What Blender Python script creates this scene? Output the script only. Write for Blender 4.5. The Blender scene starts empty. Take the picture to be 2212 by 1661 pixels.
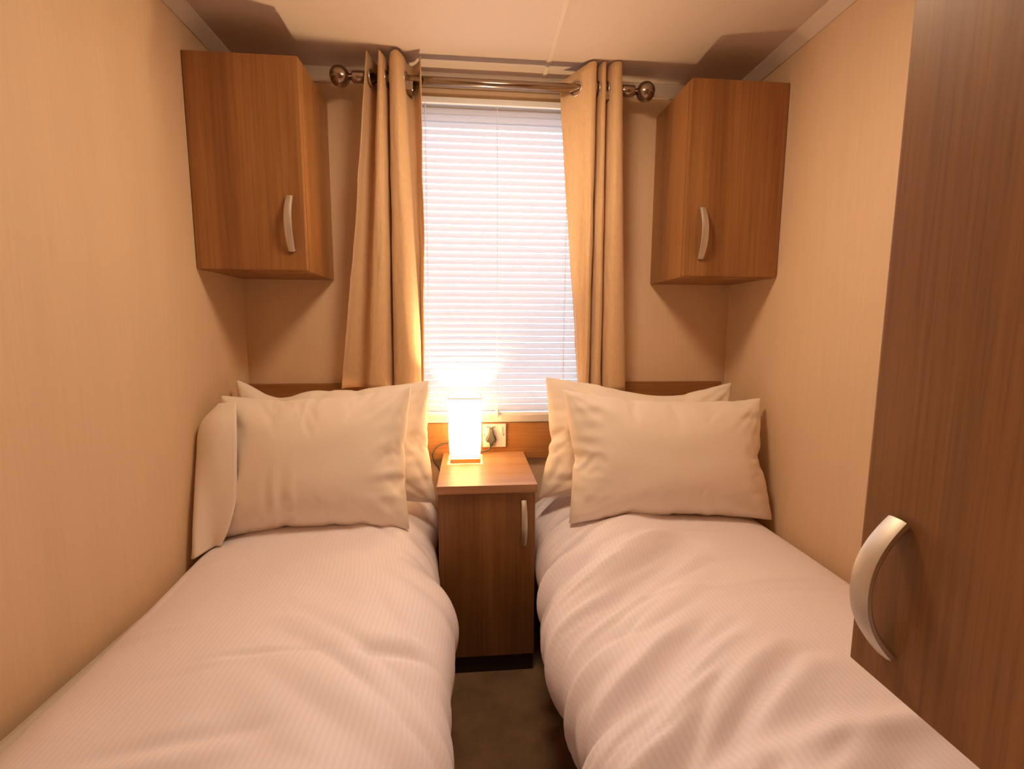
import bpy, bmesh, math, random
from mathutils import Vector, Matrix, noise
random.seed(7)
S = bpy.context.scene
COL = S.collection

# ------------------------------------------------------------------ materials
def new_mat(name):
    m = bpy.data.materials.new(name); m.use_nodes = True
    nt = m.node_tree; b = nt.nodes['Principled BSDF']
    return m, nt, b

def plain(name, col, rough=.5, metal=0.0, **kw):
    m, nt, b = new_mat(name)
    b.inputs['Base Color'].default_value = (*col, 1)
    b.inputs['Roughness'].default_value = rough
    b.inputs['Metallic'].default_value = metal
    for k, v in kw.items(): b.inputs[k].default_value = v
    return m

def node(nt, t, **kw):
    n = nt.nodes.new(t)
    for k, v in kw.items(): setattr(n, k, v)
    return n

def mapped_noise(nt, scale, detail=4, rough=.55, coord='Object', nscale=1.0, dist=0.0):
    tc = node(nt, 'ShaderNodeTexCoord'); mp = node(nt, 'ShaderNodeMapping')
    mp.inputs['Scale'].default_value = scale
    nz = node(nt, 'ShaderNodeTexNoise')
    nz.inputs['Scale'].default_value = nscale; nz.inputs['Detail'].default_value = detail
    nz.inputs['Roughness'].default_value = rough; nz.inputs['Distortion'].default_value = dist
    nt.links.new(tc.outputs[coord], mp.inputs['Vector']); nt.links.new(mp.outputs['Vector'], nz.inputs['Vector'])
    return nz

def ramp(nt, src, stops):
    r = node(nt, 'ShaderNodeValToRGB')
    els = r.color_ramp.elements
    while len(els) < len(stops): els.new(.5)
    for e, (p, c) in zip(els, stops): e.position = p; e.color = (*c, 1)
    nt.links.new(src, r.inputs['Fac'])
    return r

def bump(nt, b, src, strength, dist=.002):
    bp = node(nt, 'ShaderNodeBump')
    bp.inputs['Strength'].default_value = strength; bp.inputs['Distance'].default_value = dist
    nt.links.new(src, bp.inputs['Height']); nt.links.new(bp.outputs['Normal'], b.inputs['Normal'])

def wood(name, axis='z', dark=(.22, .090, .026), mid=(.305, .136, .043), light=(.375, .178, .062), rough=.42, seed=0.0):
    m, nt, b = new_mat(name)
    def sc(a, c): return {'z': (a, a, c), 'x': (c, a, a), 'y': (a, c, a)}[axis]
    broad = mapped_noise(nt, sc(9.0, .55), 3, .5, dist=.6)
    fine = mapped_noise(nt, sc(120.0, 2.2), 4, .6)
    pores = mapped_noise(nt, sc(420.0, 9.0), 2, .5)
    r = ramp(nt, broad.outputs['Fac'], [(.30, dark), (.50, mid), (.72, light)])
    r2 = ramp(nt, fine.outputs['Fac'], [(.30, (.74, .70, .66)), (.62, (1.06, 1.06, 1.06))])
    r3 = ramp(nt, pores.outputs['Fac'], [(.34, (.80, .78, .75)), (.48, (1, 1, 1))])
    mx = node(nt, 'ShaderNodeMix', data_type='RGBA', blend_type='MULTIPLY'); mx.inputs[0].default_value = .75
    nt.links.new(r.outputs['Color'], mx.inputs[6]); nt.links.new(r2.outputs['Color'], mx.inputs[7])
    mx2 = node(nt, 'ShaderNodeMix', data_type='RGBA', blend_type='MULTIPLY'); mx2.inputs[0].default_value = .6
    nt.links.new(mx.outputs[2], mx2.inputs[6]); nt.links.new(r3.outputs['Color'], mx2.inputs[7])
    nt.links.new(mx2.outputs[2], b.inputs['Base Color'])
    b.inputs['Roughness'].default_value = rough
    bump(nt, b, fine.outputs['Fac'], .06, .001)
    return m

def wallpaper():
    m, nt, b = new_mat('cream_wallpaper')
    a = mapped_noise(nt, (170, 170, 5.0), 5, .65)
    c = mapped_noise(nt, (9, 9, .8), 2, .5)
    r = ramp(nt, a.outputs['Fac'], [(.25, (.675, .505, .325)), (.75, (.725, .55, .36))])
    r2 = ramp(nt, c.outputs['Fac'], [(.3, (.97, .97, .97)), (.7, (1.02, 1.02, 1.02))])
    mx = node(nt, 'ShaderNodeMix', data_type='RGBA', blend_type='MULTIPLY'); mx.inputs[0].default_value = 1
    nt.links.new(r.outputs['Color'], mx.inputs[6]); nt.links.new(r2.outputs['Color'], mx.inputs[7])
    nt.links.new(mx.outputs[2], b.inputs['Base Color'])
    b.inputs['Roughness'].default_value = .62
    bump(nt, b, a.outputs['Fac'], .05, .0008)
    return m

def fabric(name, c1, c2, scale=(900, 900, 900), rough=.9, bumps=.12, sheen=.15):
    m, nt, b = new_mat(name)
    a = mapped_noise(nt, scale, 2, .5)
    r = ramp(nt, a.outputs['Fac'], [(.3, c1), (.7, c2)])
    nt.links.new(r.outputs['Color'], b.inputs['Base Color'])
    b.inputs['Roughness'].default_value = rough
    b.inputs['Sheen Weight'].default_value = sheen
    bump(nt, b, a.outputs['Fac'], bumps, .0008)
    return m

def striped_linen():
    m, nt, b = new_mat('white_satin_stripe_cotton')
    uv = node(nt, 'ShaderNodeUVMap'); uv.uv_map = 'UVMap'
    sep = node(nt, 'ShaderNodeSeparateXYZ'); nt.links.new(uv.outputs['UV'], sep.inputs[0])
    mul = node(nt, 'ShaderNodeMath', operation='MULTIPLY'); mul.inputs[1].default_value = 2 * math.pi / .0110
    nt.links.new(sep.outputs['X'], mul.inputs[0])
    sn = node(nt, 'ShaderNodeMath', operation='SINE'); nt.links.new(mul.outputs[0], sn.inputs[0])
    mr = node(nt, 'ShaderNodeMapRange'); mr.inputs['From Min'].default_value = -.35; mr.inputs['From Max'].default_value = .35
    nt.links.new(sn.outputs[0], mr.inputs['Value'])
    r = ramp(nt, mr.outputs['Result'], [(0, (.835, .785, .855)), (1, (.868, .818, .888))])
    nt.links.new(r.outputs['Color'], b.inputs['Base Color'])
    rr = node(nt, 'ShaderNodeMapRange'); rr.inputs['To Min'].default_value = .62; rr.inputs['To Max'].default_value = .48
    nt.links.new(mr.outputs['Result'], rr.inputs['Value']); nt.links.new(rr.outputs['Result'], b.inputs['Roughness'])
    b.inputs['Specular IOR Level'].default_value = .3
    b.inputs['Sheen Weight'].default_value = .15
    a = mapped_noise(nt, (700, 700, 700), 2, .5); bump(nt, b, a.outputs['Fac'], .06, .0006)
    return m

def carpet():
    m, nt, b = new_mat('brown_carpet_pile')
    a = mapped_noise(nt, (9, 9, 9), 3, .6)
    f = mapped_noise(nt, (420, 420, 420), 2, .6)
    r = ramp(nt, a.outputs['Fac'], [(.30, (.16, .088, .040)), (.70, (.28, .165, .082))])
    r2 = ramp(nt, f.outputs['Fac'], [(.3, (.7, .7, .7)), (.7, (1.15, 1.15, 1.15))])
    mx = node(nt, 'ShaderNodeMix', data_type='RGBA', blend_type='MULTIPLY'); mx.inputs[0].default_value = 1
    nt.links.new(r.outputs['Color'], mx.inputs[6]); nt.links.new(r2.outputs['Color'], mx.inputs[7])
    nt.links.new(mx.outputs[2], b.inputs['Base Color'])
    b.inputs['Roughness'].default_value = 1; b.inputs['Specular IOR Level'].default_value = .05
    b.inputs['Sheen Weight'].default_value = .3
    bump(nt, b, f.outputs['Fac'], .8, .004)
    return m

def translucent(name, col, fac, emit=None, estr=0.0, trans_col=None):
    m = bpy.data.materials.new(name); m.use_nodes = True; nt = m.node_tree; nt.nodes.clear()
    out = node(nt, 'ShaderNodeOutputMaterial')
    d = node(nt, 'ShaderNodeBsdfDiffuse'); d.inputs['Color'].default_value = (*col, 1)
    t = node(nt, 'ShaderNodeBsdfTranslucent'); t.inputs['Color'].default_value = (*(trans_col or col), 1)
    mx = node(nt, 'ShaderNodeMixShader'); mx.inputs[0].default_value = fac
    nt.links.new(d.outputs[0], mx.inputs[1]); nt.links.new(t.outputs[0], mx.inputs[2])
    last = mx.outputs[0]
    if emit:
        e = node(nt, 'ShaderNodeEmission'); e.inputs['Color'].default_value = (*emit, 1); e.inputs['Strength'].default_value = estr
        ad = node(nt, 'ShaderNodeAddShader'); nt.links.new(last, ad.inputs[0]); nt.links.new(e.outputs[0], ad.inputs[1]); last = ad.outputs[0]
    nt.links.new(last, out.inputs['Surface'])
    return m

def emitter(name, col, s):
    m = bpy.data.materials.new(name); m.use_nodes = True; nt = m.node_tree; nt.nodes.clear()
    out = node(nt, 'ShaderNodeOutputMaterial'); e = node(nt, 'ShaderNodeEmission')
    e.inputs['Color'].default_value = (*col, 1); e.inputs['Strength'].default_value = s
    nt.links.new(e.outputs[0], out.inputs['Surface']); return m

def glass_mat():
    m = bpy.data.materials.new('window_glass'); m.use_nodes = True; nt = m.node_tree; nt.nodes.clear()
    out = node(nt, 'ShaderNodeOutputMaterial')
    t = node(nt, 'ShaderNodeBsdfTransparent'); t.inputs['Color'].default_value = (.96, .98, .97, 1)
    g = node(nt, 'ShaderNodeBsdfGlossy'); g.inputs['Roughness'].default_value = .02
    fr = node(nt, 'ShaderNodeFresnel'); fr.inputs['IOR'].default_value = 1.45
    mx = node(nt, 'ShaderNodeMixShader')
    nt.links.new(fr.outputs[0], mx.inputs[0]); nt.links.new(t.outputs[0], mx.inputs[1]); nt.links.new(g.outputs[0], mx.inputs[2])
    nt.links.new(mx.outputs[0], out.inputs['Surface']); return m

WARM = (1.0, .66, .33)
M = dict(
    wood=wood('walnut_laminate_upright'), woodx=wood('walnut_laminate_level', 'x'),
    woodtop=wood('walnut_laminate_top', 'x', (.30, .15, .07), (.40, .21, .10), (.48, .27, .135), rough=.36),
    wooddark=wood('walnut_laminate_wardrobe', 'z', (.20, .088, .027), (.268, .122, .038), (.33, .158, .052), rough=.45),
    lampwood=wood('oak_lamp_block', 'x', (.42, .22, .08), (.52, .29, .11), (.58, .34, .14)),
    wall=wallpaper(), ceil=plain('white_ceiling_board', (.63, .54, .49), .7), trim=plain('white_coving', (.68, .60, .52), .5),
    carpet=carpet(), steel=plain('brushed_nickel', (.62, .55, .47), .30, 1.0), rodm=plain('dark_nickel', (.37, .295, .24), .20, 1.0),
    handle=plain('satin_nickel', (.64, .585, .51), .52, 1.0),
    curtain=fabric('tan_faux_suede', (.60, .40, .215), (.65, .44, .245), (160, 160, 60), rough=.85, bumps=.05, sheen=.25),
    duvet=striped_linen(),
    pillow=fabric('white_pillow_cotton', (.81, .725, .625), (.84, .755, .655), (700, 700, 700), rough=.75, bumps=.05, sheen=.1),
    white=plain('white_plastic', (.80, .77, .72), .35), pvc=plain('white_window_profile', (.78, .78, .78), .4),
    black=plain('black_plastic', (.022, .017, .013), .65), slotgrey=plain('grey_port', (.16, .13, .10), .6),
    mattress=fabric('mattress_ticking', (.55, .50, .44), (.62, .57, .50)), basem=fabric('dark_bed_base', (.02, .014, .010), (.035, .026, .018)),
    slat=translucent('white_blind_slat', (.58, .57, .62), .17, trans_col=(.92, .91, 1.0)),
    cord=plain('white_cord', (.85, .85, .85), .7), glass=glass_mat(),
    shade=translucent('cream_paper_shade', (.85, .76, .60), .42, WARM, 2.0), bulb=emitter('glowing_bulb', WARM, 1600.0),
    diffuser=emitter('ceiling_diffuser', (1.0, .72, .475), 56.0),
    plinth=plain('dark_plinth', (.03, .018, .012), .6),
)

# ------------------------------------------------------------------ builders
def loc_of(o):
    v = Vector((0, 0, 0))
    while o is not None: v = v + o.location; o = o.parent
    return v

def link(name, bm, mat, parent=None, smooth=False, label=None, at=None, crisp=False):
    """bm is in room coordinates; the object's own coordinates are taken about its parent (or `at`)."""
    off = loc_of(parent) if parent is not None else Vector(at or (0, 0, 0))
    bmesh.ops.translate(bm, vec=-off, verts=bm.verts)
    if crisp:
        for e in bm.edges:
            if len(e.link_faces) == 2 and e.calc_face_angle() > .55: e.smooth = False
    me = bpy.data.meshes.new(name); bm.to_mesh(me); bm.free()
    me.materials.append(mat)
    if smooth:
        for p in me.polygons: p.use_smooth = True
    o = bpy.data.objects.new(name, me); COL.objects.link(o)
    if parent is not None: o.parent = parent
    else: o.location = off
    if label: o['label'] = label
    return o

def thing(name, label, cat, loc, group=None):
    o = bpy.data.objects.new(name, None); COL.objects.link(o)
    o.location = loc; o.empty_display_size = .05
    o['label'] = label; o['category'] = cat
    if group: o['group'] = group
    return o

def tag(o, label, cat, group=None):
    o['label'] = label; o['category'] = cat
    if group: o['group'] = group
    return o

def struct(o): o['kind'] = 'structure'; return o

def box(bm, x0, x1, y0, y1, z0, z1, bev=0.0, seg=2):
    t = bmesh.new()
    r = bmesh.ops.create_cube(t, size=1)
    for v in t.verts:
        v.co = Vector(((x0 + x1) / 2 + v.co.x * (x1 - x0), (y0 + y1) / 2 + v.co.y * (y1 - y0), (z0 + z1) / 2 + v.co.z * (z1 - z0)))
    if bev: bmesh.ops.bevel(t, geom=list(t.edges), offset=bev, segments=seg, profile=.7, affect='EDGES')
    me = bpy.data.meshes.new('t'); t.to_mesh(me); t.free(); bm.from_mesh(me); bpy.data.meshes.remove(me)
    return bm

def B(*a, **k): return box(bmesh.new(), *a, **k)

def lathe(bm, prof, axis, origin, n=24):
    """prof: (distance along axis, radius)"""
    o = Vector(origin); rings = []
    for s, r in prof:
        ring = []
        for k in range(n):
            a = 2 * math.pi * k / n; c, d = r * math.cos(a), r * math.sin(a)
            p = {'x': (s, c, d), 'y': (c, s, d), 'z': (c, d, s)}[axis]
            ring.append(bm.verts.new(o + Vector(p)))
        rings.append(ring)
    for a, b in zip(rings, rings[1:]):
        for k in range(n): bm.faces.new((a[k], a[(k + 1) % n], b[(k + 1) % n], b[k]))
    bm.faces.new(rings[0]); bm.faces.new(rings[-1][::-1])
    bmesh.ops.recalc_face_normals(bm, faces=bm.faces)
    return bm

def tube(bm, pts, r, n=8):
    pts = [Vector(p) for p in pts]; rings = []
    for i, p in enumerate(pts):
        t = (pts[min(i + 1, len(pts) - 1)] - pts[max(i - 1, 0)]).normalized()
        up = Vector((0, 0, 1)) if abs(t.z) < .95 else Vector((1, 0, 0))
        a = t.cross(up).normalized(); b = a.cross(t)
        rings.append([bm.verts.new(p + r * (math.cos(q) * a + math.sin(q) * b)) for q in (2 * math.pi * k / n for k in range(n))])
    for u, v in zip(rings, rings[1:]):
        for k in range(n): bm.faces.new((u[k], u[(k + 1) % n], v[(k + 1) % n], v[k]))
    bm.faces.new(rings[0]); bm.faces.new(rings[-1][::-1])
    bmesh.ops.recalc_face_normals(bm, faces=bm.faces)
    return bm

def spline(pts, n):
    """Catmull-Rom through pts (tuples of any length) with n samples per span"""
    P = [Vector(p) for p in pts]; P = [2 * P[0] - P[1]] + P + [2 * P[-1] - P[-2]]
    out = []
    for i in range(1, len(P) - 2):
        a, b, c, d = P[i - 1], P[i], P[i + 1], P[i + 2]
        for k in range(n):
            t = k / n
            out.append(.5 * ((2 * b) + (c - a) * t + (2 * a - 5 * b + 4 * c - d) * t * t + (3 * b - a - 3 * c + d) * t ** 3))
    out.append(P[-2]); return out

def torus(bm, c, normal, R, r, n=28, k=10):
    q = Vector((0, 0, 1)).rotation_difference(Vector(normal).normalized()); c = Vector(c); vs = []
    for i in range(n):
        a = 2 * math.pi * i / n
        vs.append([bm.verts.new(c + q @ Vector(((R + r * math.cos(b)) * math.cos(a), (R + r * math.cos(b)) * math.sin(a), r * math.sin(b)))) for b in (2 * math.pi * j / k for j in range(k))])
    for i in range(n):
        for j in range(k):
            bm.faces.new((vs[i][j], vs[(i + 1) % n][j], vs[(i + 1) % n][(j + 1) % k], vs[i][(j + 1) % k]))
    bmesh.ops.recalc_face_normals(bm, faces=bm.faces)
    return bm

def bow_handle(p0, p1, out, side, proj=.030, w=.020, t=.0055):
    """arched strap handle from p0 to p1 on a door; out = door normal, side = strap width direction"""
    p0, p1, out, side = map(Vector, (p0, p1, out, side)); bm = bmesh.new(); N = 28; rings = []
    for i in range(N + 1):
        s = i / N; q = 2 * s - 1
        h = proj * (1 - abs(q) ** 2.2)
        dh = -proj * 2.2 * (abs(q) ** 1.2) * (1 if q > 0 else -1) * 2
        c = p0.lerp(p1, s); tan = ((p1 - p0) + out * dh).normalized()
        nrm = (out - tan * out.dot(tan)).normalized()
        ww = w * (.90 + .10 * (1 - q * q)) / 2; th = t * (1 + .45 * (q * q))
        base = c + out * h
        prof = [(-1, -.5), (-.93, -1), (.93, -1), (1, -.5), (.92, .55), (.5, 1), (-.5, 1), (-.92, .55)]
        rings.append([bm.verts.new(base + side * (a * ww) + nrm * (b * th / 2 + th / 2)) for a, b in prof])
    n = 8
    for u, v in zip(rings, rings[1:]):
        for k in range(n): bm.faces.new((u[k], u[(k + 1) % n], v[(k + 1) % n], v[k]))
    bm.faces.new(rings[0]); bm.faces.new(rings[-1][::-1])
    bmesh.ops.recalc_face_normals(bm, faces=bm.faces)
    return bm

# ------------------------------------------------------------------ the room
XL, XR, YB, YF, ZC = -.80, 1.01, 1.77, -.72, 1.982
WX0, WX1, WZ0, WZ1 = -.27, .48, .765, 1.882
T = .06
struct(link('floor', B(XL - T, XR + T, YF - T, YB + T, -.05, 0), M['carpet']))
struct(link('ceiling', B(XL - T, XR + T, YF - T, YB + T, ZC, ZC + .05), M['ceil']))
struct(link('wall_left', B(XL - T, XL, YF - T, YB + T, 0, ZC), M['wall']))
struct(link('wall_right', B(XR, XR + T, YF - T, YB + T, 0, ZC), M['wall']))
bm = B(XL, XR, YF - T, YF, 0, ZC)
struct(link('wall_front', bm, M['wall']))
bm = bmesh.new()
for y in (YB, YB + T):
    pass
O = [(XL, 0), (XR, 0), (XR, ZC), (XL, ZC)]; I = [(WX0, WZ0), (WX1, WZ0), (WX1, WZ1), (WX0, WZ1)]
V = {}
for k, y in enumerate((YB, YB + T)):
    for nm, L in (('o', O), ('i', I)):
        for j, (x, z) in enumerate(L): V[nm, j, k] = bm.verts.new((x, y, z))
for j in range(4):
    n = (j + 1) % 4
    for k in (0, 1): bm.faces.new((V['o', j, k], V['o', n, k], V['i', n, k], V['i', j, k]))
    bm.faces.new((V['i', j, 0], V['i', n, 0], V['i', n, 1], V['i', j, 1]))
    bm.faces.new((V['o', j, 0], V['o', n, 0], V['o', n, 1], V['o', j, 1]))
bmesh.ops.recalc_face_normals(bm, faces=bm.faces)
struct(link('wall_back', bm, M['wall']))

def coving(x, sgn):
    bm = bmesh.new(); prof = [(0, ZC - .034), (sgn * .005, ZC - .034), (sgn * .034, ZC - .006), (sgn * .036, ZC), (0, ZC)]
    rows = [[bm.verts.new((x + a, y, z)) for a, z in prof] for y in (YF, YB)]
    for k in range(5): bm.faces.new((rows[0][k], rows[0][(k + 1) % 5], rows[1][(k + 1) % 5], rows[1][k]))
    bm.faces.new(rows[0]); bm.faces.new(rows[1][::-1]); bmesh.ops.recalc_face_normals(bm, faces=bm.faces)
    return bm
struct(link('trim_1', coving(XL, 1), M['trim'])); struct(link('trim_2', coving(XR, -1), M['trim']))
struct(link('trim_3', B(XL, XR, YB - .010, YB, ZC - .050, ZC, bev=.003), M['trim']))
struct(link('trim_4', B(.262, .276, YF, YB - .01, ZC - .004, ZC, bev=.0015), M['trim']))

# window: sash and flange in one frame, pane as its own part
win = bpy.data.objects.new('window_1', None); COL.objects.link(win); win.location = ((WX0 + WX1) / 2, YB, WZ0); struct(win)
bm = bmesh.new()
def frame_bars(bm, x0, x1, z0, z1, wl, wr, wb, wt, y0, y1, bev):
    box(bm, x0, x1, y0, y1, z0, z0 + wb, bev); box(bm, x0, x1, y0, y1, z1 - wt, z1, bev)
    box(bm, x0, x0 + wl, y0, y1, z0 + wb, z1 - wt, bev); box(bm, x1 - wr, x1, y0, y1, z0 + wb, z1 - wt, bev)
frame_bars(bm, WX0 - .025, WX1 + .025, WZ0 - .025, WZ1 + .006, .025, .025, .030, .008, YB - .012, YB + .004, .002)
link('flange', bm, M['pvc'], win)
bm = bmesh.new(); frame_bars(bm, WX0, WX1, WZ0, WZ1, .045, .045, .035, .055, YB + .030, YB + .058, .004)
link('window_frame', bm, M['pvc'], win)
link('pane', B(WX0 + .04, WX1 - .04, YB + .042, YB + .046, WZ0 + .03, WZ1 - .05), M['glass'], win)

# ------------------------------------------------------------------ cupboards
def wall_cupboard(x0, x1, hx, label):
    y0, z0, z1 = 1.4856, 1.2672, 1.868
    t = thing('wall_cupboard', label, 'cupboard', ((x0 + x1) / 2, YB, z0), 'wall cupboards over the beds')
    link('carcass', B(x0, x1, y0 + .021, YB - .001, z0, z1, bev=.0015), M['wood'], t)
    d = link('door', B(x0, x1, y0, y0 + .018, z0 + .001, z1 - .001, bev=.003), M['wood'], t)
    link('handle', bow_handle((hx, y0, 1.326), (hx, y0, 1.478), (0, -1, 0), (1, 0, 0), proj=.026, w=.022), M['handle'], d, True, crisp=True)
wall_cupboard(XL + .002, -.4846, -.524, 'walnut wall cupboard mounted high in the left corner, handle on its right')
wall_cupboard(.690, XR - .002, .742, 'walnut wall cupboard mounted high in the right corner, handle on its left')

t = thing('wardrobe', 'large dark walnut wardrobe unit overhanging the foot of the right bed', 'wardrobe', (.72, .10, .72))
link('carcass', B(.461, XR - .001, -.30, .466, .72, ZC - .001, bev=.0015), M['wooddark'], t)
d = link('door', B(.440, .459, -.30, .466, .72, ZC - .006, bev=.002), M['wooddark'], t)
link('handle', bow_handle((.440, .421, .762), (.440, .421, .902), (-1, 0, 0), (0, 1, 0), proj=.035, w=.025, t=.006), M['handle'], d, True, crisp=True)

# ------------------------------------------------------------------ bedside cabinet
t = thing('bedside_cabinet', 'narrow walnut bedside cabinet standing between the two beds', 'bedside table', (.05, 1.57, 0))
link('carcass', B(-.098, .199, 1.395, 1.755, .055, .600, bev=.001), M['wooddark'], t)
d = link('door', B(-.098, .199, 1.376, 1.393, .060, .597, bev=.002), M['wooddark'], t)
link('handle', bow_handle((.163, 1.376, .432), (.163, 1.376, .570), (0, -1, 0), (1, 0, 0), proj=.026, w=.018), M['handle'], d, True, crisp=True)
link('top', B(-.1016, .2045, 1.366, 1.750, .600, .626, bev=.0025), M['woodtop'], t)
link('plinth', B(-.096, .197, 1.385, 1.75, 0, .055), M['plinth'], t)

# headboard panel, notched around the window
bm = bmesh.new()
L = [(XL + .003, .60), (.990, .60), (.990, .893), (WX1 + .03, .893), (WX1 + .03, WZ0 - .026), (WX0 - .03, WZ0 - .026), (WX0 - .03, .893), (XL + .003, .893)]
fr = [bm.verts.new((x, YB - .019, z)) for x, z in L]; bk = [bm.verts.new((x, YB - .001, z)) for x, z in L]
bm.faces.new(fr); bm.faces.new(bk[::-1])
for k in range(8): bm.faces.new((fr[k], fr[(k + 1) % 8], bk[(k + 1) % 8], bk[k]))
bmesh.ops.recalc_face_normals(bm, faces=bm.faces); bmesh.ops.triangulate(bm, faces=[f for f in bm.faces if len(f.verts) > 4])
tag(link('headboard_panel', bm, M['woodx'], at=(.1, YB, .60)), 'long walnut headboard panel fixed across the wall behind the pillows', 'headboard')

# ------------------------------------------------------------------ socket
t = thing('wall_socket', 'white wall socket plate with charging ports beside the lamp', 'socket', (.0915, YB - .019, .647))
yS = YB - .019
link('faceplate', B(.047, .136, yS - .009, yS, .647, .736, bev=.002), M['white'], t)
for x in (.068, .090): link('charging_port', B(x - .0055, x + .0055, yS - .0096, yS - .008, .7225, .7275), M['slotgrey'], t)
link('switch', B(.114, .123, yS - .0125, yS - .008, .700, .726, bev=.001), M['white'], t)
for x in (.0555, .1275):
    link('screw', lathe(bmesh.new(), [(-.0100, .0026), (-.008, .0026)], 'y', (x, yS, .695), 12), M['slotgrey'], t)

# ------------------------------------------------------------------ table lamp
lx0, lx1, ly0, ly1 = -.074, .038, 1.600, 1.712
t = thing('table_lamp', 'small lit block lamp with cream paper shade on the bedside cabinet', 'lamp', (-.018, 1.656, .626))
link('base', B(-.068, .033, 1.609, 1.703, .626, .640, bev=.0015), M['lampwood'], t, label='wooden block base')
bm = bmesh.new()
prof = [(.648, -.004), (.70, .0), (.857, .001)]
rows = []
for z, g in prof:
    rows.append([bm.verts.new(c) for c in ((lx0 - g, ly0 - g, z), (lx1 + g, ly0 - g, z), (lx1 + g, ly1 + g, z), (lx0 - g, ly1 + g, z))])
for a, b in zip(rows, rows[1:]):
    for k in range(4): bm.faces.new((a[k], a[(k + 1) % 4], b[(k + 1) % 4], b[k]))
sh = link('shade', bm, M['shade'], t)
bm = bmesh.new(); frame_bars(bm, lx0 - .001, lx1 + .001, 0, 0, 0, 0, 0, 0, 0, 0, 0) if False else None
for (x0, x1, y0, y1) in ((lx0 - .002, lx1 + .002, ly0 - .002, ly0 + .001), (lx0 - .002, lx1 + .002, ly1 - .001, ly1 + .002), (lx0 - .002, lx0 + .001, ly0 + .001, ly1 - .001), (lx1 - .001, lx1 + .002, ly0 + .001, ly1 - .001)):
    box(bm, x0, x1, y0, y1, .8545, .8575)
link('rim', bm, M['lampwood'], sh)
link('bulb_holder', lathe(bmesh.new(), [(.640, .016), (.728, .016), (.733, .010)], 'z', (-.018, 1.656, 0), 16), M['white'], t)
bm = bmesh.new(); lathe(bm, [(.733, .010), (.746, .013), (.760, .019), (.776, .0225), (.790, .019), (.800, .009), (.8025, .001)], 'z', (-.018, 1.656, 0), 20)
link('bulb', bm, M['bulb'], t, True, label='glowing bulb')
cord_pts = spline([(-.018, 1.703, .632), (-.050, 1.735, .660), (-.085, 1.742, .666), (-.118, 1.742, .657), (-.140, 1.735, .628), (-.135, 1.738, .595), (-.115, 1.735, .560),
                   (-.1115, 1.72, .50)], 8)
cd = link('power_cord', tube(bmesh.new(), cord_pts, .0026), M['black'], t, True, label='thin black power cord')
cord2 = spline([(-.02, 1.706, .632), (.020, 1.722, .632), (.050, 1.726, .634), (.070, 1.727, .641), (.078, 1.730, .655), (.079, 1.733, .676)], 8)
link('plug_lead', tube(bmesh.new(), cord2, .0032), M['black'], t, True)
bm = bmesh.new()
out = [(0, .036), (.0065, .036), (.0085, .020), (.0115, .008), (.0185, -.002), (.0200, -.010), (.0165, -.017), (.008, -.020), (.0045, -.034), (0, -.034)]
ring = [(a, b) for a, b in out] + [(-a, b) for a, b in out[-2:0:-1]]
rows = []
for y, s in ((yS - .009, 1.0), (yS - .024, 1.0), (yS - .030, .90), (yS - .032, .70)):
    rows.append([bm.verts.new((.079 + a * s, y, .688 + .0 + b * s)) for a, b in ring])
n = len(ring)
for a, b in zip(rows, rows[1:]):
    for k in range(n): bm.faces.new((a[k], a[(k + 1) % n], b[(k + 1) % n], b[k]))
bm.faces.new(rows[0]); bm.faces.new(rows[-1][::-1]); bmesh.ops.recalc_face_normals(bm, faces=bm.faces)
link('plug', bm, M['black'], t, label='black mains plug')

# ------------------------------------------------------------------ venetian blind
bx0, bx1, by = -.245, .455, 1.742
t = thing('venetian_blind', 'white venetian blind lowered over the window, slats glowing with daylight', 'blind', ((bx0 + bx1) / 2, by, 1.886))
link('headrail', B(bx0, bx1, by - .013, by + .014, 1.868, 1.887, bev=.0015), M['pvc'], t)
bm = bmesh.new(); pitch = .0232; z = 1.846; chord = .0221; tilt = math.radians(73)
while z > .795:
    rows = []
    for k in range(5):
        q = k / 4 - .5
        a = q * chord; c = .0016 * (1 - 4 * q * q)
        # room-side edge down, slight crown towards the room
        y = by + a * math.cos(tilt) - c * math.sin(tilt); zz = z + a * math.sin(tilt) + c * math.cos(tilt)
        rows.append((bm.verts.new((bx0 + .004, y, zz)), bm.verts.new((bx1 - .004, y, zz))))
    for a, b in zip(rows, rows[1:]): bm.faces.new((a[0], a[1], b[1], b[0]))
    z -= pitch
link('slat_panel', bm, M['slat'], t, True)
link('bottom_rail', B(bx0 + .002, bx1 - .002, by - .011, by + .011, .772, .784, bev=.002), M['pvc'], t)
for x in (-.147, .351):
    bm = bmesh.new()
    for y in (by - .009, by + .009): tube(bm, [(x, y, 1.868), (x, y, 1.3), (x, y, .784)], .0011, 6)
    link('ladder_cord', bm, M['cord'], t)
bm = tube(bmesh.new(), [(.102, by - .016, 1.868), (.102, by - .017, 1.3), (.102, by - .018, .80)], .0010, 6)
c = link('pull_cord', bm, M['cord'], t)
link('tassel', lathe(bmesh.new(), [(0, .003), (-.006, .006), (-.026, .0075), (-.032, .005)], 'z', (.102, by - .018, .80), 14), M['white'], c, True)

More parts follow.
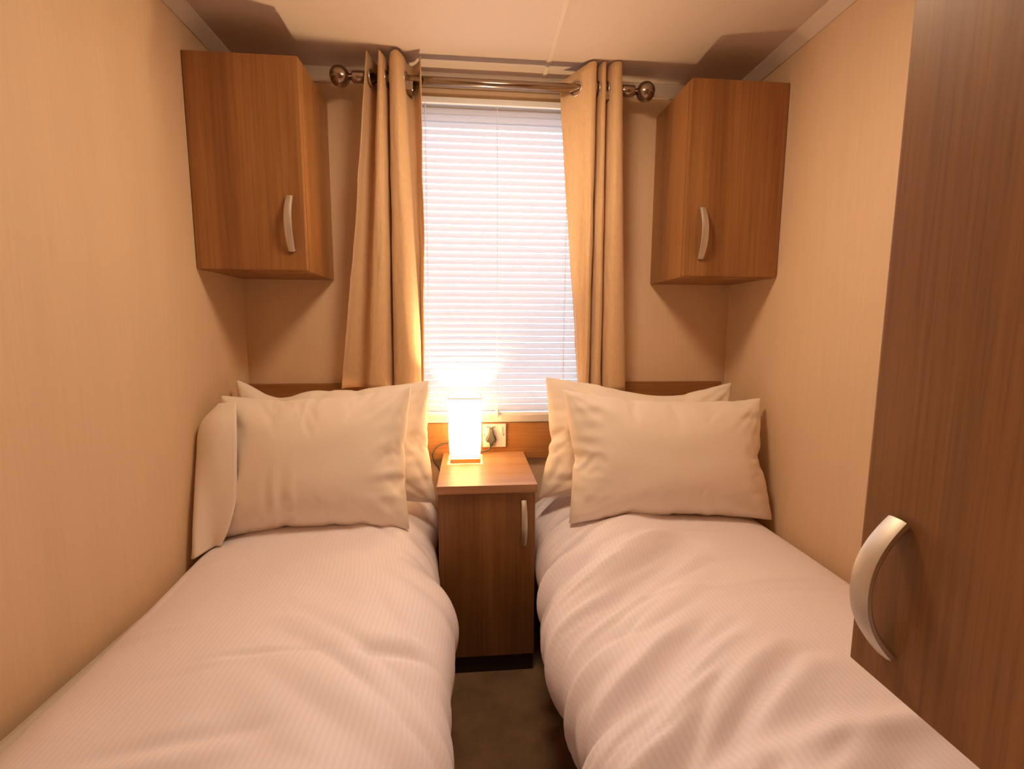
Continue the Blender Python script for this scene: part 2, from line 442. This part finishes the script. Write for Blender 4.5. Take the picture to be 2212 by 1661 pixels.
# ------------------------------------------------------------------ curtain rod and curtains
RY, RZ, RR = 1.67, 1.907, .0142
t = thing('curtain_rod', 'dark nickel curtain rod with ball finials above the window', 'curtain rod', (.10, RY, RZ))
link('rod', lathe(bmesh.new(), [(-.372, RR), (.570, RR)], 'x', (0, RY, RZ), 28), M['rodm'], t, True)
for s, xc in ((-1, -.414), (1, .609)):
    f = link('finial', lathe(bmesh.new(), [(s * (-.0318 + .0318 * 2 * k / 24) if 0 < k < 24 else s * (.0318 if k else -.0318), max(.0006, math.sqrt(max(0, .0322 ** 2 - (-.0318 + .0318 * 2 * k / 24) ** 2)))) for k in range(25)], 'x', (xc, RY, RZ), 28), M['rodm'], t, True)
    link('collar', lathe(bmesh.new(), [(-s * .026, .010), (-s * .036, .009), (-s * .041, .0165), (-s * .044, .0180), (-s * .088, .0180), (-s * .090, .0150)], 'x', (xc, RY, RZ), 28), M['rodm'], f, True)
for x in (-.192, .475):
    bm = bmesh.new(); lathe(bm, [(RY + .010, .008), (YB - .014, .008), (YB - .0135, .022), (YB - .010, .022)], 'y', (x, 0, RZ - .012), 20)
    box(bm, x - .014, x + .014, RY - .018, RY + .018, RZ - .042, RZ - RR + .004, bev=.004)
    link('bracket', bm, M['rodm'], t)

def curtain(label, top, mid, bot, ztop, zbot, ztilt, loc, fold_seed):
    NS = 10; NV = 60
    ct, cm, cb = spline(top, NS), spline(mid, NS), spline(bot, NS)
    n = len(ct); bm = bmesh.new(); rows = []
    for j in range(NV + 1):
        v = j / NV; row = []
        for i in range(n):
            if v < .5:
                w = v * 2; p = ct[i].lerp(cm[i], w)
            else:
                w = v * 2 - 1; p = cm[i].lerp(cb[i], w)
            zt = ztop + ztilt(i / (n - 1))
            z = zt + (zbot - zt) * v
            wob = .0035 * noise.noise(Vector((i * .10 + fold_seed, v * 5, fold_seed))) * min(1, v * 3) + .0016 * noise.noise(Vector((i * .25, v * 16, fold_seed + 5)))
            row.append(bm.verts.new((p.x + wob, p.y + wob * .6, z)))
        rows.append(row)
    for a, b in zip(rows, rows[1:]):
        for i in range(n - 1): bm.faces.new((a[i], a[i + 1], b[i + 1], b[i]))
    o = link('curtain', bm, M['curtain'], at=loc, smooth=True)
    m = o.modifiers.new('thick', 'SOLIDIFY'); m.thickness = .0024; m.offset = 0
    tag(o, label, 'curtain', 'window curtains')
    for i in range(n - 1):                        # rings where the cloth crosses the rod
        a, b = ct[i], ct[i + 1]
        if (a.y - RY) * (b.y - RY) < 0 and 4 < i < n - 5:
            s = (RY - a.y) / (b.y - a.y); p = a.lerp(b, s); tan = (ct[min(i + 3, n - 1)] - ct[max(i - 3, 0)]).normalized()
            link('eyelet', torus(bmesh.new(), (p.x, RY, RZ), (tan.y, -tan.x, 0), .0225, .0035), M['steel'], o, True)
    return o

lt = [(-.319, 1.630), (-.312, 1.675), (-.298, 1.712), (-.288, 1.67), (-.283, 1.637), (-.276, 1.630), (-.269, 1.642), (-.263, 1.685), (-.259, 1.705), (-.254, 1.67), (-.246, 1.637),
      (-.226, 1.624), (-.208, 1.645), (-.198, 1.69), (-.182, 1.708), (-.164, 1.68), (-.150, 1.632)]
lb = [(-.447, 1.668), (-.436, 1.700), (-.385, 1.722), (-.364, 1.70), (-.352, 1.66), (-.315, 1.650), (-.287, 1.66), (-.276, 1.70), (-.272, 1.712), (-.268, 1.69), (-.255, 1.655),
      (-.218, 1.642), (-.187, 1.65), (-.172, 1.675), (-.176, 1.705), (-.172, 1.708), (-.165, 1.700)]
lm = [tuple(a * .55 + b * .45 for a, b in zip(p, q)) for p, q in zip(lt, lb)]
lm[15] = (-.166, 1.69); lm[16] = (-.153, 1.665); lm[14] = (-.176, 1.708)
curtain('tan eyelet curtain hanging at the left side of the window', lt, lm, lb, 1.968, .885, lambda u: .004 * math.sin(u * 30) - .014 * max(0, u - .75), (-.27, RY, RZ), 3.0)
rt = [(.315, 1.705), (.338, 1.692), (.362, 1.672), (.392, 1.645), (.413, 1.632), (.426, 1.638), (.433, 1.67), (.436, 1.70), (.440, 1.67), (.446, 1.645), (.454, 1.635), (.461, 1.645), (.465, 1.68),
      (.469, 1.705), (.473, 1.665), (.486, 1.634), (.505, 1.630), (.516, 1.648), (.519, 1.685)]
rb = [(.405, 1.705), (.403, 1.69), (.402, 1.672), (.408, 1.657), (.420, 1.650), (.431, 1.66), (.437, 1.69), (.440, 1.705), (.443, 1.68), (.450, 1.657), (.465, 1.650), (.476, 1.662), (.481, 1.69),
      (.484, 1.705), (.489, 1.67), (.510, 1.650), (.550, 1.652), (.572, 1.67), (.577, 1.70)]
rm = [tuple(a * .52 + b * .48 for a, b in zip(p, q)) for p, q in zip(rt, rb)]
rm[0] = (.357, 1.70); rm[1] = (.364, 1.685); rm[2] = (.376, 1.664)
curtain('tan eyelet curtain hanging at the right side of the window', rt, rm, rb, 1.968, .872, lambda u: -.030 * max(0, 1 - u / .19) + .010 * min(1, u * 3), (.45, RY, RZ), 11.0)

# ------------------------------------------------------------------ beds
def ridged(v): return 1 - abs(noise.noise(v)) * 2

def bed_set(side):
    left = side < 0
    wx = XL if left else XR; sg = 1 if left else -1
    X = lambda d: wx + sg * d
    Wd = .765 if left else .825
    bx = (X(.02), X(.645 if left else .695))
    nm = ('single bed base and mattress under the duvet against the left wall', 'single bed base and mattress under the duvet against the right wall')[0 if left else 1]
    t = thing('bed', nm, 'bed', ((bx[0] + bx[1]) / 2, .80, 0), 'twin beds')
    x0, x1 = min(bx), max(bx)
    link('base', B(x0 + .02, x1 - .02, -.10, 1.74, .02, .25, bev=.008), M['basem'], t)
    link('mattress', B(x0, x1, -.12, 1.745, .25, .425, bev=.035, seg=4), M['mattress'], t)
    # duvet
    prof = [(.014, .375), (.020, .425), (.060, .462), (.16, .488), (.34, .502), (.50, .503), (.60, .492), (.685, .462), (.742, .415), (.765, .355), (.760, .300), (.735, .262), (.70, .258)]
    if not left: prof = [(d * Wd / .765, z - (.012 if d > .60 else 0)) for d, z in prof]
    cs = spline(prof, 12); n = len(cs)
    arc = [0]
    for a, b in zip(cs, cs[1:]): arc.append(arc[-1] + (b - a).length)
    NY = 330; y0, y1 = -.16, 1.735
    bm = bmesh.new(); uvl = bm.loops.layers.uv.new('UVMap'); rows = []; sd = 3.1 if left else 17.7
    nrm = []
    for i in range(n):
        tn = (cs[min(i + 1, n - 1)] - cs[max(i - 1, 0)]).normalized(); nrm.append(Vector((-tn.y, tn.x)))
    for j in range(NY + 1):
        y = y0 + (y1 - y0) * j / NY; row = []
        head = max(0, min(1, (y - 1.06) / .30)); head = head * head * (3 - 2 * head)
        wscale = 1 - (.096 if left else .034) * head
        foot = max(0, (y0 + .16 - y) / .16)
        for i in range(n):
            d, z = cs[i]; nx, nz = nrm[i]
            q = d / Wd
            edge = max(0, min(1, (arc[i] - .40) / .25))          # 0 on the flat, 1 over the roll and down the side
            wall = max(0, 1 - arc[i] / .25)
            s = arc[i] - .45
            slant = .75 if left else .60
            yy = y + slant * max(0, s) - .5 * slant * max(0, s - .3)
            p = 0
            if left:
                p += .018 * edge * (abs(noise.noise(Vector((yy * 4.5, s * 1.6, sd)))) * 2 - .45)
                p += .011 * edge * (abs(noise.noise(Vector((yy * 11, s * 2.2, sd + 9)))) * 2 - .45)
            else:
                e2 = max(0, min(1, (arc[i] - .40 - .16 * noise.noise(Vector((y * 5, 1.0, sd)))) / .26)); e2 = e2 * e2 * (3 - 2 * e2)
                side = max(0, min(1, (arc[i] - .62) / .15)); e2 *= 1 - .6 * max(0, min(1, (y - 1.22) / .12))
                p += .034 * e2 * (abs(noise.noise(Vector((yy * 7.5, s * 1.2, sd)))) * 2 - .40)
                p += (.026 + .008 * side) * e2 * (abs(noise.noise(Vector((yy * 13, s * 2.4, sd + 4)))) * 2 - .40)
                p += (.005 + .005 * side) * e2 * (abs(noise.noise(Vector((yy * 36, s * 3.0, sd + 8)))) * 2 - .40)
            # broad soft undulation of the filling
            p += (.017 if left else .012) * noise.noise(Vector((d * 2.6, y * 2.1, sd + 20))) * min(1, arc[i] * 6) + .004 * noise.noise(Vector((d * 6, y * 4.2, sd + 30)))
            # a few faint creases across the top
            cr = ridged(Vector((y * 3.2 + .5 * d, d * 1.1, sd + 40)))
            msk = max(0, noise.noise(Vector((d * 4, y * 2.5, sd + 50))))
            p += .009 * msk * max(0, cr - .80) / .2 * min(1, arc[i] * 5) * (1 if d < Wd * .8 else .3)
            if left:      # tuck lines in the middle of the left duvet
                for (cx, cy, ln, wd, am) in ((.42, .84, .08, .007, -.006), (.36, .60, .10, .018, -.011), (.36, .66, .11, .016, -.008), (.66, .86, .07, .014, -.012), (.66, .90, .08, .02, .007), (.14, .95, .09, .012, .008), (.30, .80, .09, .012, -.003)):
                    p += am * math.exp(-((d - cx) / ln) ** 2 - ((y - cy - .12 * (d - cx)) / wd) ** 2)
                p += -.012 * math.exp(-((d - .40) / .16) ** 2 - ((y - .68) / .16) ** 2)
            else:
                for (cx, cy, ln, wd, am) in ((.26, 1.00, .16, .010, .006), (.24, .955, .16, .010, -.004), (.56, .985, .10, .010, .004), (.45, .58, .30, .022, .014), (.58, .60, .12, .03, -.012)):
                    p += am * math.exp(-((d - cx) / ln) ** 2 - ((y - cy + .10 * (d - cx)) / wd) ** 2)
            if d < .06: p = min(p, .002) * .3
            zz = z + nz * p - foot * foot * .10
            if left: zz -= .05 * max(0, 1 - q * 2.2) * max(0, min(1, (1.35 - y) / .6))   # sags along the wall towards the foot
            dd = d * wscale + nx * p
            row.append(bm.verts.new((X(dd), y, zz)))
        rows.append(row)
    for j in range(NY):
        for i in range(n - 1):
            vs = (rows[j][i], rows[j][i + 1], rows[j + 1][i + 1], rows[j + 1][i]); ij = ((i, j), (i + 1, j), (i + 1, j + 1), (i, j + 1))
            f = bm.faces.new(vs)
            for lp, (a, b) in zip(f.loops, ij): lp[uvl].uv = (arc[a], y0 + (y1 - y0) * b / NY)
    bmesh.ops.recalc_face_normals(bm, faces=bm.faces)
    o = link('duvet', bm, M['duvet'], at=((x0 + x1) / 2, .80, .43), smooth=True)
    if o.data.polygons[len(o.data.polygons) // 2].normal.z < 0: o.data.flip_normals()
    m = o.modifiers.new('thick', 'SOLIDIFY'); m.thickness = .010; m.offset = -1
    tag(o, ('white striped duvet spread smooth over the bed along the left wall', 'white striped duvet with gathered side folds on the bed under the wardrobe')[0 if left else 1], 'duvet', 'duvets on the twin beds')
bed_set(-1); bed_set(1)

# ------------------------------------------------------------------ pillows: cloth blown up like a stuffed case, then posed
def sim_pillow(w, h, nx, ny, press, frames, seed, stiff, bend, wrinkle):
    me = bpy.data.meshes.new('sim'); vs = []; fs = []; idx = {}
    for side in (0, 1):
        for j in range(ny + 1):
            for i in range(nx + 1):
                edge = i in (0, nx) or j in (0, ny)
                if side == 1 and edge: idx[1, i, j] = idx[0, i, j]; continue
                x = (i / nx - .5) * w; y = (j / ny - .5) * h
                z = (.004 if side == 0 else -.004) * (0 if edge else 1) + wrinkle * noise.noise(Vector((x * 9, y * 9, seed + side * 7)))
                idx[side, i, j] = len(vs); vs.append((x, y, z))
        for j in range(ny):
            for i in range(nx):
                q = [idx[side, i, j], idx[side, i + 1, j], idx[side, i + 1, j + 1], idx[side, i, j + 1]]
                fs.append(q if side == 0 else q[::-1])
    me.from_pydata(vs, [], fs); o = bpy.data.objects.new('sim', me); COL.objects.link(o)
    m = o.modifiers.new('c', 'CLOTH'); s = m.settings
    s.quality = 6; s.mass = .2; s.tension_stiffness = stiff; s.compression_stiffness = stiff; s.shear_stiffness = stiff * .4; s.bending_stiffness = bend
    s.use_pressure = True; s.uniform_pressure_force = press; s.effector_weights.gravity = 0; s.air_damping = 6
    m.collision_settings.use_collision = False; m.collision_settings.use_self_collision = False
    m.point_cache.frame_start = 1; m.point_cache.frame_end = frames
    S.frame_start = 1; S.frame_end = frames
    for f in range(1, frames + 1): S.frame_set(f)
    e = o.evaluated_get(bpy.context.evaluated_depsgraph_get()); em = e.to_mesh()
    co = [v.co.copy() for v in em.vertices]; e.to_mesh_clear()
    bpy.data.objects.remove(o); bpy.data.meshes.remove(me); S.frame_set(1)
    return co, fs

def pillow(label, TL, TR, BR, BL, thick, seed, press=4, slump=.25, nx=72, ny=48, stiff=9, bend=.25, square=.55, wrinkles=(), dips=()):
    co, fs = sim_pillow(.74, .50, nx, ny, press, 36, seed, stiff, bend, .003)
    rest = [(0, 0)] * len(co); k = 0
    for side in (0, 1):
        for j in range(ny + 1):
            for i in range(nx + 1):
                if side == 1 and (i in (0, nx) or j in (0, ny)): continue
                rest[k] = (2 * i / nx - 1, 2 * j / ny - 1); k += 1
    hx = max(abs(c.x) for c in co); hy = max(abs(c.y) for c in co); hz = max(abs(c.z) for c in co)
    TL, TR, BR, BL = map(Vector, (TL, TR, BR, BL))
    nrm = ((TR - TL) + (BR - BL)).cross((TL - BL) + (TR - BR)).normalized()       # towards the room
    bm = bmesh.new(); vs = []
    for c, (ru, rv) in zip(co, rest):
        u, v, w = c.x / hx, c.y / hy, c.z / hz
        u += square * (ru - u); v += square * (rv - v)
        a, b = (u + 1) / 2, (v + 1) / 2
        p = (BL * (1 - a) + BR * a) * (1 - b) + (TL * (1 - a) + TR * a) * b
        k = 1 + slump * (-v) * .6
        for (du, dl, am) in dips: p = p - Vector((0, 0, am * math.exp(-((u - du) / dl) ** 2) * max(0, v) ** 2))
        w = math.copysign(abs(w) ** .80, w)
        if w < 0: w *= .85
        wr = .0030 * noise.noise(Vector((u * 2.2, v * 2.2, seed + 70)))
        es = max(0, (abs(u) - .60) / .40); es = es * (1 - es) * 4 if es < 1 else 0       # gathers running in from the short seams
        wr += .0050 * es * noise.noise(Vector((u * 1.6, v * 8.5, seed + 30)))
        el = max(0, (abs(v) - .55) / .45); el = el * (1 - el) * 4 if el < 1 else 0       # and from the long seams
        wr += .0030 * el * noise.noise(Vector((u * 8, v * 1.4, seed + 40)))
        for cu in (-1, 1):
            for cv in (-1, 1):                                                          # folds fanning out of each corner
                du, dv = (u - cu) * 1.5, v - cv; rr = math.hypot(du, dv)
                if .02 < rr < .9:
                    an = math.atan2(abs(dv), abs(du))
                    wr += .0085 * math.sin(min(1, rr / .9) * math.pi) * (abs(noise.noise(Vector((an * 3.4, cu * 3.1 + seed, cv * 2.3)))) * 2 - .4)
        for (wu, wv, lu, lv, am) in wrinkles:
            wr += am * math.exp(-((u - wu) / lu) ** 2 - ((v - wv) / lv) ** 2)
        vs.append(bm.verts.new(p + nrm * (w * thick * .5 * k + wr)))
    for f in fs: bm.faces.new([vs[i] for i in f])
    bmesh.ops.recalc_face_normals(bm, faces=bm.faces)
    o = link('pillow', bm, M['pillow'], at=tuple((BL + BR) / 2), smooth=True)
    m = o.modifiers.new('smooth', 'SUBSURF'); m.levels = 1; m.render_levels = 1
    return tag(o, label, 'pillow', 'pillows on the twin beds')

pillow('white pillow at the back on the left bed, propped against the headboard', (-.775, 1.612, .935), (-.135, 1.615, .925), (-.110, 1.56, .498), (-.770, 1.56, .500), .15, 2.0, dips=[(-.58, .26, .050), (0, .7, .018)])
fp = pillow('white pillow at the front on the left bed, its open case end against the wall', (-.762, 1.490, .893), (-.180, 1.495, .925), (-.186, 1.405, .475), (-.768, 1.405, .462), .185, 5.0, press=5,
            wrinkles=[(-.38, -.45, .035, .32, -.004), (-.30, -.48, .030, .34, .004), (-.22, -.40, .03, .30, -.0035), (-.12, -.38, .022, .40, .003), (.80, -.20, .16, .05, .004), (.82, -.30, .16, .04, -.004), (.80, -.48, .18, .05, .004), (.85, -.08, .14, .05, -.003)])
pillow('white pillow at the back on the right bed, propped against the headboard', (.262, 1.612, .935), (.955, 1.612, .915), (.985, 1.56, .510), (.232, 1.56, .500), .15, 9.0, dips=[(.22, .55, .050)])
pillow('white pillow at the front on the right bed, leaning on another pillow', (.296, 1.485, .905), (.985, 1.485, .870), (1.000, 1.405, .465), (.310, 1.405, .475), .185, 14.0, press=5,
       wrinkles=[(-.86, .10, .10, .05, .004), (-.84, .22, .10, .045, -.003), (-.82, -.02, .10, .05, -.003)])

# loose open end of the front left pillowcase, hanging past the pillow against the wall
flap_rows = [[(-.690, 1.435, .876), (-.725, 1.437, .875), (-.745, 1.447, .871), (-.758, 1.47, .860)],
             [(-.672, 1.393, .815), (-.728, 1.388, .820), (-.778, 1.408, .815), (-.792, 1.44, .800)],
             [(-.668, 1.372, .715), (-.728, 1.364, .720), (-.782, 1.384, .720), (-.793, 1.42, .710)],
             [(-.672, 1.358, .600), (-.732, 1.352, .605), (-.775, 1.346, .610), (-.793, 1.39, .600)],
             [(-.692, 1.345, .520), (-.735, 1.348, .520), (-.772, 1.324, .520), (-.792, 1.36, .510)],
             [(-.712, 1.338, .478), (-.738, 1.352, .470), (-.766, 1.310, .458), (-.788, 1.33, .446)]]
cols = [spline([r[c] for r in flap_rows], 8) for c in range(4)]
bm = bmesh.new(); rows = [[bm.verts.new(p) for p in spline([c[k] for c in cols], 7)] for k in range(len(cols[0]))]
for a, b in zip(rows, rows[1:]):
    for k in range(len(a) - 1): bm.faces.new((a[k], a[k + 1], b[k + 1], b[k]))
o = link('case_end', bm, M['pillow'], fp, True, label='loose open pillowcase end')
m = o.modifiers.new('thick', 'SOLIDIFY'); m.thickness = .003; m.offset = 0

# ------------------------------------------------------------------ ceiling light (just above the frame, lights the room)
t = thing('ceiling_light', 'round flush ceiling light in the middle of the room', 'ceiling light', (.105, 1.03, ZC))
link('rim', lathe(bmesh.new(), [(ZC - .001, .165), (ZC - .022, .165), (ZC - .026, .158), (ZC - .026, .142)], 'z', (.105, 1.03, 0), 48), M['white'], t, True)
link('diffuser', lathe(bmesh.new(), [(ZC - .026, .141), (ZC - .040, .125), (ZC - .050, .090), (ZC - .055, .045), (ZC - .056, .004)], 'z', (.105, 1.03, 0), 48), M['diffuser'], t, True)

# ------------------------------------------------------------------ daylight
w = bpy.data.worlds.new('overcast_sky'); S.world = w; w.use_nodes = True; nt = w.node_tree
bg = nt.nodes['Background']; bg.inputs['Color'].default_value = (.88, .90, 1.0, 1); bg.inputs['Strength'].default_value = 6.8

# ------------------------------------------------------------------ camera
f, p, yaw, roll = 1009.5, .121, .0907, .0044
fw = Vector((math.sin(yaw) * math.cos(p), math.cos(yaw) * math.cos(p), -math.sin(p)))
r = Vector((math.cos(yaw), -math.sin(yaw), 0)); u = r.cross(fw)
r2 = math.cos(roll) * r + math.sin(roll) * u; u2 = -math.sin(roll) * r + math.cos(roll) * u
cam = bpy.data.objects.new('camera', bpy.data.cameras.new('camera')); COL.objects.link(cam)
mat = Matrix((r2, u2, -fw)).transposed().to_4x4(); mat.translation = Vector((0, 0, 1.10)); cam.matrix_world = mat
cam.data.sensor_fit = 'HORIZONTAL'; cam.data.sensor_width = 36; cam.data.lens = f / 2212 * 36; cam.data.clip_start = .02
S.camera = cam

vs_ = S.view_settings; S.display_settings.display_device = 'sRGB'
vs_.view_transform = 'Standard'; vs_.look = 'None'; vs_.exposure = 0.08; vs_.gamma = 1.0; vs_.use_curve_mapping = False
cy = S.cycles
cy.use_denoising = True; cy.max_bounces = 12; cy.diffuse_bounces = 8; cy.transmission_bounces = 8; cy.transparent_max_bounces = 12
cy.sample_clamp_indirect = 6.0; cy.caustics_reflective = False; cy.caustics_refractive = False
